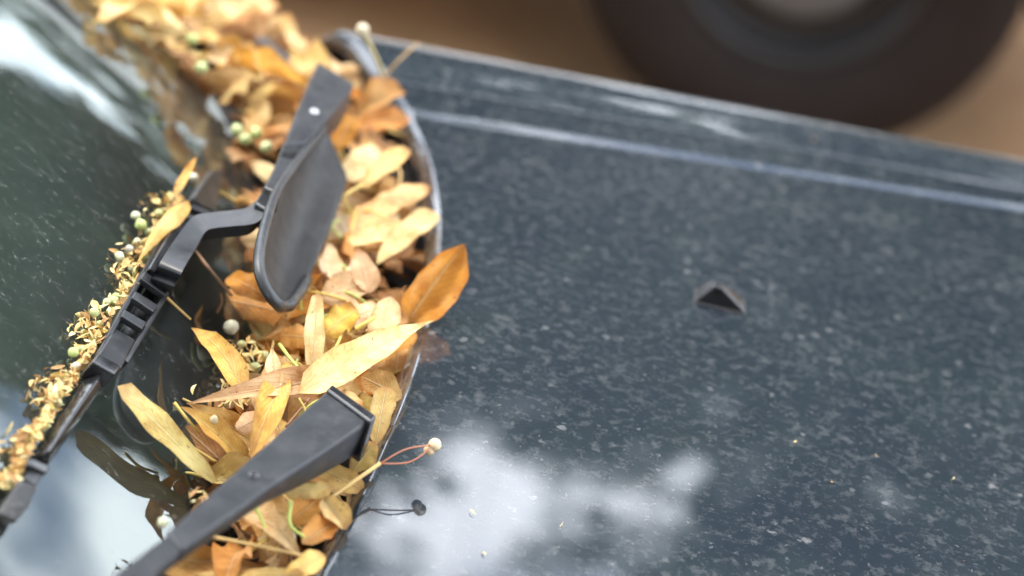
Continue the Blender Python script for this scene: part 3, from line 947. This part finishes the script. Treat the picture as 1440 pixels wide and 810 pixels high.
hero(408, 735, .950, 462, 690, .958, 46, 'rust', 'warm brown leaf in front of the olive yellow one', face=F6, shape=PT, fold=.3, bulge=.06, seed=33)
hero(455, 700, .962, 487, 745, .952, 36, 'peach', 'curled peach leaf beside the warm brown one', face=F6, shape=RD, fold=.8, bulge=.1, seed=34)
hero(425, 765, .952, 482, 728, .954, 42, 'rust', 'reddish brown leaf near the hood edge below the curled peach one', face=F6, shape=PT, fold=.3, seed=35)
hero(355, 700, .948, 412, 728, .946, 40, 'peach', 'striped tan leaf emerging from under the near arm', face=F6, shape=OV, fold=.2, seed=36)
hero(340, 722, .944, 422, 782, .950, 42, 'peach', 'curved peach brown leaf above the bottom leaf', face=F6, shape={'tip': .8, 'base': .4, 'side': .08}, fold=.45, bulge=.05, seed=37)
hero(272, 808, gl(272, 808, .010).z, 428, 806, .955, 46, (.64, .42, .16), 'big curled tan leaf at the bottom of the heap', face=F6, shape={'tip': .6, 'base': .9, 'side': -.08}, fold=-.35, bulge=.08, seed=38)
hero(400, 815, .950, 456, 780, .955, 36, 'gold', 'golden leaf at the lower end of the heap by the hood edge', face=F6, shape=OV, fold=.25, seed=39)
# beyond the spoiler, out of focus
hero(500, 160, .950, 566, 128, .962, 46, 'brown', 'rust coloured curled leaf behind the far arm cap', face=F6, shape=RD, fold=.7, bulge=.12, seed=40)
hero(500, 180, .948, 575, 165, .950, 40, 'rust', 'brown red leaf under the rust curled one', face=F6, shape=RD, fold=.3, seed=41)
hero(470, 215, .955, 497, 160, .966, 40, 'orange', 'orange leaf showing between far arm cap and spoiler', face=F9, shape=RD, fold=.2, seed=42)
hero(480, 250, .952, 535, 208, .960, 46, 'pale', 'pale broad leaf beside the upper end of the spoiler', face=F6, shape=RD, fold=-.2, seed=43)
hero(505, 265, .958, 575, 210, .965, 32, 'straw', 'straw strap leaf with a thin stalk above the dark gap', face=F6, shape={'tip': .45, 'base': .6}, fold=.25, seed=44, stem=.02)
hero(525, 290, .950, 604, 262, .956, 36, 'tan', 'tan leaf lying level towards the hood edge', face=F6, shape=RD, fold=-.2, seed=45)
hero(490, 320, .945, 560, 285, .950, 40, 'tan', 'tan leaf in the second row beside the spoiler', face=F6, shape=RD, fold=.25, seed=46)
hero(484, 345, .945, 575, 318, .948, 34, 'straw', 'straw coloured leaf above the large pale straw leaf', face=F6, shape=OV, fold=.25, seed=47)
# blade side
hero(190, 375, .0 + gl(190, 375, .010).z, 265, 282, gl(265, 282, .022).z, 30, (.66, .44, .11), 'yellow pod shaped leaf lying on the debris beside the wiper blade', face=F3, shape={'tip': .5, 'base': 1.3}, fold=-.4, seed=48)
hero(246, 276, gl(246, 276, .016).z, 277, 220, gl(277, 220, .03).z, 14, (.66, .38, .08), 'thin yellow leaf tip standing at the upper end of the wiper blade', face=F9, shape=PT, fold=.4, seed=49)

# heap leaves around the heroes
EXCL = [((246, 780), (345, 708), (356, 742), (300, 792), (255, 812)), ((555, 175), (606, 175), (612, 255), (560, 262)), ((205, 455), (300, 430), (330, 470), (262, 545), (205, 535)), ((255, 330), (300, 345), (310, 440), (255, 470)), ((120, 540), (300, 700), (330, 800), (120, 810)),
        ((560, 330), (660, 330), (640, 480), (570, 450))]
def inside(px, py, poly):
    c = False
    for (x1, y1), (x2, y2) in zip(poly, poly[1:] + poly[:1]):
        if (y1 > py) != (y2 > py) and px < (x2 - x1) * (py - y1) / (y2 - y1) + x1: c = not c
    return c
SHAPES = (('pointed', PT), ('rounded', RD), ('slender', PP), ('oval', OV), ('blunt', {'tip': .45, 'base': .8}))
TWORD = {'tan': 'tan', 'gold': 'golden yellow', 'orange': 'orange', 'pale': 'pale straw', 'cream': 'cream coloured', 'peach': 'light tan', 'brown': 'dull brown', 'rust': 'rusty brown', 'olive': 'olive brown', 'straw': 'straw coloured'}
def heap(n, ylo, yhi, zlo, zhi, label, group, tones, lr=(.04, .065), back=.0, xpow=1.0, tilt=.35):
    k = 0
    tries = 0
    while k < n and tries < n * 20:
        tries += 1
        y = rng.uniform(ylo, yhi)
        a, b = xb(y) - back * rng.random(), xe(y) - .014
        x = a + (b - a) * rng.random() ** xpow
        z = max(gz(x, y) + .006, zlo + (zhi - zlo) * (k / n) + rng.uniform(-.004, .004))
        c = Vector((x, y, z))
        L = rng.uniform(*lr)
        an = rng.uniform(0, 2 * pi)
        d = Vector((cos(an), sin(an), rng.uniform(-tilt, tilt))).normalized()
        P0, P1 = c - d * L / 2, c + d * L / 2
        if any(inside(*proj(P), list(e)) for P in (P0, c, P1) for e in EXCL): continue
        if max(P0.x - xe(P0.y), P1.x - xe(P1.y)) > -.006: continue
        P0.z = max(P0.z, gz(P0.x, P0.y) + .004); P1.z = max(P1.z, gz(P1.x, P1.y) + .004)
        tone = rng.choice(tones); sh = rng.choice(SHAPES)
        leaf(P0, P1, L * rng.uniform(.20, .38), tone, roll=rng.gauss(0, .5), bulge=rng.uniform(-.08, .16), fold=rng.choice((-.5, -.3, .3, .5, .8, 1.1)), twist=rng.gauss(0, .9), wav=rng.uniform(.1, .45),
             shape=sh[1], label='%s %s leaf %s, %s' % (TWORD[tone], sh[0], label, 'towards the glass' if (x - a) / (b - a) < .36 else 'towards the hood' if (x - a) / (b - a) > .68 else 'in its middle'), group=group, stem=rng.choice((0, 0, .012, .02)), face=F3)
        k += 1
ALL = ['tan', 'tan', 'gold', 'orange', 'pale', 'peach', 'straw', 'brown', 'rust', 'cream']
heap(50, .93, 1.16, .900, .938, 'under the near wiper arm', 'leaves under the near wiper arm', ['tan', 'brown', 'rust', 'peach', 'olive', 'straw', 'brown'])
heap(62, 1.14, 1.36, .900, .944, 'in the heap below the spoiler tip', 'leaves between spoiler tip and near arm cap', ALL)
heap(42, 1.34, 1.56, .900, .936, 'in the heap beside the spoiler', 'leaves beside the spoiler', ALL)

heap(95, 1.50, 1.80, .905, .958, 'in the blurred far heap', 'leaves in the far heap', ['tan', 'gold', 'pale', 'pale', 'straw', 'straw', 'cream'], (.05, .085), .12, 1.0, .25)
# bottom layer of the heap, too buried to tell its leaves apart
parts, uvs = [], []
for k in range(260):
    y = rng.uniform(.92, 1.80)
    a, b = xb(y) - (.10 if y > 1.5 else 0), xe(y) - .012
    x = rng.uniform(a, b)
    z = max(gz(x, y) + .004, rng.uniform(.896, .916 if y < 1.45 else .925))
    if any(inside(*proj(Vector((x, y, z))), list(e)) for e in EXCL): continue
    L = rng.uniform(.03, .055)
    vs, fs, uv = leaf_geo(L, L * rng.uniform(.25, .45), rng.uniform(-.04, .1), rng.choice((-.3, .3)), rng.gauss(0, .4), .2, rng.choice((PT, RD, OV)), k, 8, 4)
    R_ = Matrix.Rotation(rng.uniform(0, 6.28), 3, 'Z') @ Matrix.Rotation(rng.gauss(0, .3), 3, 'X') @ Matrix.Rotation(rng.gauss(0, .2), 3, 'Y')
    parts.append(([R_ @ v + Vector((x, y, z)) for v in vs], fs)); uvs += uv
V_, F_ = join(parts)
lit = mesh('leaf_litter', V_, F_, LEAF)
ul = lit.data.uv_layers.new(name='UVMap')
for li, lp in enumerate(lit.data.loops): ul.data[li].uv = uvs[lp.vertex_index]
lit.color = (.34, .17, .06, 1)  # shade in the gaps between leaves is put into this darker brown
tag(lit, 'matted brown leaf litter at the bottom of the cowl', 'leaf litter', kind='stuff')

# ------------------------------------------------------------------ nutlets, stalks and flower debris
def nutlet(P, r, col, label, group=None):
    vs, fs = sphere_data((0, 0, 0), r, 12, 8, (1, 1, rng.uniform(.88, 1.08)))
    vs2 = [v * (1 + .11 * sin(v.x * 1500 + 1 + r * 9000) * cos(v.y * 1300 + 2)) for v in vs]
    tip, tf = tube_data([(0, 0, r * .9), (r * .1, 0, r * 1.28)], [r * .12, r * .05], 5)
    o = mesh('linden_nutlet', *join([(vs2, fs), (tip, tf)]), BERRY)
    o.location = P
    o.rotation_euler = (rng.uniform(0, 3), rng.uniform(0, 3), rng.uniform(0, 6))
    o.color = jitter(col, .08)
    tag(o, label, 'nutlet', group)
    return o
GREEN, WHITE, OLV = (.42, .48, .19), (.62, .59, .42), (.52, .50, .24)
def onglass(px, py, rpx, col, label, group):
    P = gl(px, py, .004)
    r = rpx * .84 * (P - CAM).dot(FWD) / FPX
    return nutlet(gl(px, py, r * 1.15 + .002), r, col, label, group)
UP_L, UP_G = 'green nutlet in the debris beside the upper half of the wiper blade', 'nutlets beside the upper half of the blade'
for x, y, r, c in ((198, 316, 10, GREEN), (191, 303, 8, WHITE), (193, 341, 8, OLV), (212, 345, 9, OLV), (205, 365, 9, GREEN), (213, 352, 8, OLV), (178, 404, 10, GREEN), (163, 418, 8, GREEN), (160, 424, 9, GREEN), (155, 439, 8, OLV), (133, 440, 9, GREEN)):
    onglass(x, y, r, c, UP_L, UP_G)
for x, y, r, c in ((223, 300, 7, OLV), (208, 326, 7, GREEN), (186, 378, 7, OLV), (150, 425, 7, GREEN), (141, 456, 7, OLV), (122, 470, 7, GREEN)):
    onglass(x, y, r, c, UP_L, UP_G)
onglass(168, 360, 8, WHITE, 'whitish nutlet lying on the glass just outside the blade debris', None)
onglass(182, 350, 7, (.50, .46, .36), 'greyish nutlet next to the whitish one on the glass', None)
onglass(272, 250, 8, WHITE, 'pale nutlet behind the upper tip of the wiper blade', None)
LO_L, LO_G = 'pale green nutlet in the debris beside the lower half of the wiper blade', 'nutlets beside the lower half of the blade'
for x, y, r, c in ((103, 496, 9, GREEN), (107, 516, 9, (.62, .55, .34)), (76, 556, 8, (.62, .55, .36)), (82, 567, 8, OLV), (60, 598, 11, GREEN), (45, 612, 10, GREEN), (30, 647, 9, GREEN), (16, 672, 7, WHITE), (116, 492, 8, OLV), (92, 530, 7, OLV)):
    onglass(x, y, r, c, LO_L, LO_G)
def free(px, py, z, rpx, col, label, group=None):
    P = at(px, py, z)
    return nutlet(P, rpx * (P - CAM).dot(FWD) / FPX, col, label, group)
free(325, 460, .945, 11, (.60, .58, .46), 'round white nutlet beneath the rusty leaf by the dark glass')
free(301, 474, .942, 8, WHITE, 'small white nutlet beside the green stalk bits')
for x, y, r, c in ((359, 517, 8, GREEN), (340, 484, 6, OLV), (371, 500, 7, OLV), (310, 490, 6, GREEN), (338, 515, 8, (.60, .50, .34))):
    free(x, y, .940, r, c, 'small green nutlet in the debris under the hooked golden leaf', 'nutlets under the hooked golden leaf')
free(229, 735, .972, 8, WHITE, 'whitish nutlet against the near arm above the glass')
free(301, 590, .955, 7, (.6, .5, .38), 'cream nutlet under the tan pointed leaf')
free(408, 757, .945, 9, (.60, .48, .34), 'cream brown nutlet at the bottom of the near heap')
for x, y in ((283, 95), (333, 183), (345, 196), (375, 207), (360, 187), (270, 55)):
    free(x, y, .965, 9, (.46, .50, .20), 'blurred green nutlet in the far heap', 'nutlets in the far heap')

def stalk(pts, r, col, label, name='dry_stalk'):
    P = spline(pts, 6)
    c = sum(P, Vector()) / len(P)
    o = mesh(name, *tube_data([p - c for p in P], [r * (1.1 - .4 * k / len(P)) for k in range(len(P))], 7), STEM)
    o.location = c
    o.color = (*col, 1)
    tag(o, label, 'stalk')
    return o
STR, RED, BRN, GRN = (.56, .36, .12), (.38, .13, .06), (.26, .13, .055), (.42, .46, .10)
# fruit stalk reaching out over the hood
foot = hd(602, 672)
ballp = foot + Vector((0, 0, .0205))
jn = at(534, 652, .966)
fr = empty('fruit_stalk', jn)
tag(fr, 'cream twin fruit on thin red stalks reaching over the hood edge', 'stalk')
def fpart(name, vs, fs, mat, col):
    o = mesh(name, [v - jn for v in vs], fs, mat, fr)
    o.color = (*col, 1)
    return o
rb = 9.5 * (ballp - CAM).dot(FWD) / FPX
fpart('fruit', *sphere_data(ballp, rb, 12, 8), BERRY, (.72, .55, .33))
fpart('fruit', *sphere_data(ballp + Vector((-.0022, -.001, -.0030)), rb * .85, 12, 8), BERRY, (.68, .50, .30))
up1 = jn.lerp(ballp, .45) + Vector((0, 0, .0035))
fpart('red_stalk', *tube_data(spline([jn, up1, ballp], 6), .00042, 6), STEM, RED)
dn1 = jn.lerp(ballp, .55) + Vector((.001, -.004, -.0025))
fpart('red_stalk', *tube_data(spline([jn, dn1, ballp], 6), .00042, 6), STEM, RED)
fpart('main_stalk', *tube_data(spline([at(462, 702, .957), at(505, 672, .964), jn], 6), .0011, 6), STEM, STR)
stalk([gl(274, 353, .012), gl(300, 385, .016), at(326, 416, .952)], .0011, BRN, 'brown stalk between the wiper blade and the rusty leaf')
stalk([gl(234, 418, .010), gl(250, 433, .010), gl(268, 449, .009)], .0009, STR, 'short straw stalk lying on the dark glass')
stalk([at(288, 753, .956), at(350, 765, .958), at(426, 781, .960)], .0009, STR, 'long straw stalk sticking out below the near arm')
stalk([at(409, 705, .962), at(408, 738, .958), at(429, 756, .954)], .0010, GRN, 'bent green stalk under the olive yellow leaf')
stalk([at(360, 715, .956), at(370, 735, .952), at(376, 752, .950)], .0009, GRN, 'short green stalk beside the striped tan leaf')
stalk([at(458, 520, .966), at(468, 498, .966), at(479, 474, .970)], .0010, (.62, .44, .09), 'yellow stalk rising beside the upright cream strap leaf')
stalk([at(500, 463, .968), at(515, 454, .972), at(527, 446, .974)], .0014, (.62, .44, .09), 'short yellow stalk beside the pinkish cream leaf')
stalk([at(393, 484, .966), at(408, 504, .968), at(426, 524, .968)], .0010, GRN, 'green stalk crossing in front of the small pale leaf')
stalk([at(281, 472, .944), at(293, 486, .944), at(310, 494, .942)], .0014, GRN, 'thick green stalk bit beside the small white nutlet')
stalk([at(305, 440, .940), at(312, 425, .946), at(310, 412, .950)], .0007, BRN, 'thin brown stalk standing in front of the rusty leaf')
stalk([gl(245, 566, .022), gl(262, 588, .021), gl(280, 608, .018)], .0009, (.60, .42, .10), 'yellow stalk at the tip of the yellow pointed leaf')
r_ = random.Random(5)
ZN = ((16, .95, 1.15, .950, 'beneath the near wiper arm', 'stalks under the near arm'), (16, 1.15, 1.36, .955, 'between spoiler tip and near arm cap', 'stalks between spoiler tip and arm cap'), (8, 1.38, 1.55, .950, 'between spoiler and hood edge', 'stalks beside the spoiler'))
for n_, y0, y1, z, lab, grp in ZN:
    for k in range(n_):
        y = r_.uniform(y0, y1); x = r_.uniform(xb(y) + .012, xe(y) - .025)
        a = r_.uniform(0, 6.28); L = r_.uniform(.012, .032)
        d = Vector((cos(a), sin(a), r_.uniform(-.3, .5))) * L
        c = Vector((x, y, z - .012 + r_.random() * .010))
        if (c + d).x > xe(y) - .008 or (c - d).x > xe(y) - .008: continue
        if any(inside(*proj(c), list(e)) for e in EXCL): continue
        col, wd = r_.choice(((STR, 'straw'), ((.62, .44, .09), 'yellow'), (GRN, 'green'), (BRN, 'brown')))
        o = stalk([c - d * .5, c + Vector((r_.gauss(0, .003), r_.gauss(0, .003), .004)), c + d * .5], .0008, col, 'thin %s stalk in the heap %s' % (wd, lab))
        o['group'] = grp
ft = empty('fruit_stalk', at(540, 108, .965))
tag(ft, 'blurred stalk with a round fruit above the far corner of the hood', 'stalk')
b0 = at(540, 108, .965)
for nm, geo, mt, cl in (('main_stalk', tube_data(spline([b0, at(528, 80, .985), at(511, 44, 1.005)], 5), .0014, 6), STEM, (.50, .42, .18)), ('side_stalk', tube_data(spline([b0, at(562, 84, .980), at(588, 60, .992)], 5), .0008, 6), STEM, (.55, .36, .16)), ('fruit', sphere_data(at(510, 42, 1.006), .0045, 10, 7), BERRY, (.58, .50, .34))):
    o = mesh(nm, [v - b0 for v in geo[0]], geo[1], mt, ft)
    o.color = (*cl, 1)

# dried flower debris: curled petal and stamen scraps
def scrap(P, size, r):
    n = Vector((r.gauss(0, 1), r.gauss(0, 1), r.gauss(0, 1) + .8)).normalized()
    a = n.orthogonal().normalized()
    a = Matrix.Rotation(r.uniform(0, 6.28), 3, n) @ a
    b = n.cross(a)
    L = size * r.uniform(.6, 1.3); wd = L * r.choice((.14, .2, .35, .5)); cv = r.uniform(-.5, .8)
    vs, fs = [], []
    for i in range(5):
        u = i / 4 - .5
        hw = wd * (1 - (2 * u) ** 2 * .8) * .5
        c = P + a * L * u + n * cv * L * (.25 - u * u)
        vs += [c - b * hw + n * hw * .5, c, c + b * hw + n * hw * .5]
    for i in range(4):
        for k in range(2): fs.append((i * 3 + k, i * 3 + 3 + k, i * 3 + 4 + k, i * 3 + 1 + k))
    return vs, fs
r_ = random.Random(77)
parts = []
bl = [(262, 285), (230, 330), (200, 382), (165, 440), (128, 500), (90, 560), (55, 610), (32, 655), (14, 690)]
for k in range(1350):
    t_ = r_.random() * (len(bl) - 1)
    i = int(t_); f_ = t_ - i
    x = bl[i][0] + (bl[i + 1][0] - bl[i][0]) * f_; y = bl[i][1] + (bl[i + 1][1] - bl[i][1]) * f_
    if r_.random() > .80 + .25 * math.sin(t_ * 5.3 + 1): continue
    off = abs(r_.gauss(0, 1)) * (15 + 10 * math.sin(t_ * 4.1))
    if off > 52: continue
    x -= off * .85; y -= off * .5
    P = gl(x, y, .0015 + r_.random() * .010 * (1 - off / 60))
    parts.append(scrap(P, .0066, r_))
tag(mesh('flower_debris', *join(parts), DEBRIS, center=True), 'dried linden flower scraps piled along the wiper blade', 'debris', kind='stuff')
parts = []
for (cx, cy, sx, sy, z, n_) in ((345, 500, 30, 18, .936, 70), (395, 745, 22, 14, .940, 60), (283, 700, 16, 10, .952, 14), (430, 400, 16, 12, .945, 25), (505, 480, 40, 30, .945, 40), (320, 560, 30, 20, .942, 40)):
    for k in range(n_):
        parts.append(scrap(at(cx + r_.gauss(0, 1) * sx * .6, cy + r_.gauss(0, 1) * sy * .6, z + r_.uniform(0, .01)), .0065, r_))
tag(mesh('flower_debris', *join(parts), DEBRIS, center=True), 'dried flower scraps scattered between the heaped leaves', 'debris', kind='stuff')

parts = []
for k in range(8):
    x, y = r_.uniform(640, 1420), r_.uniform(330, 790)
    P = hd(x, y, .0006)
    parts.append(scrap(P, r_.choice((.002, .003, .004)), r_))
for x, y in ((1232, 640), (665, 720), (1145, 195)):
    parts.append(scrap(hd(x, y, .001), .004, r_))
tag(mesh('leaf_crumbs', *join(parts), DEBRIS, center=True), 'tiny dry crumbs strewn over the dusty hood', 'crumbs', kind='stuff')
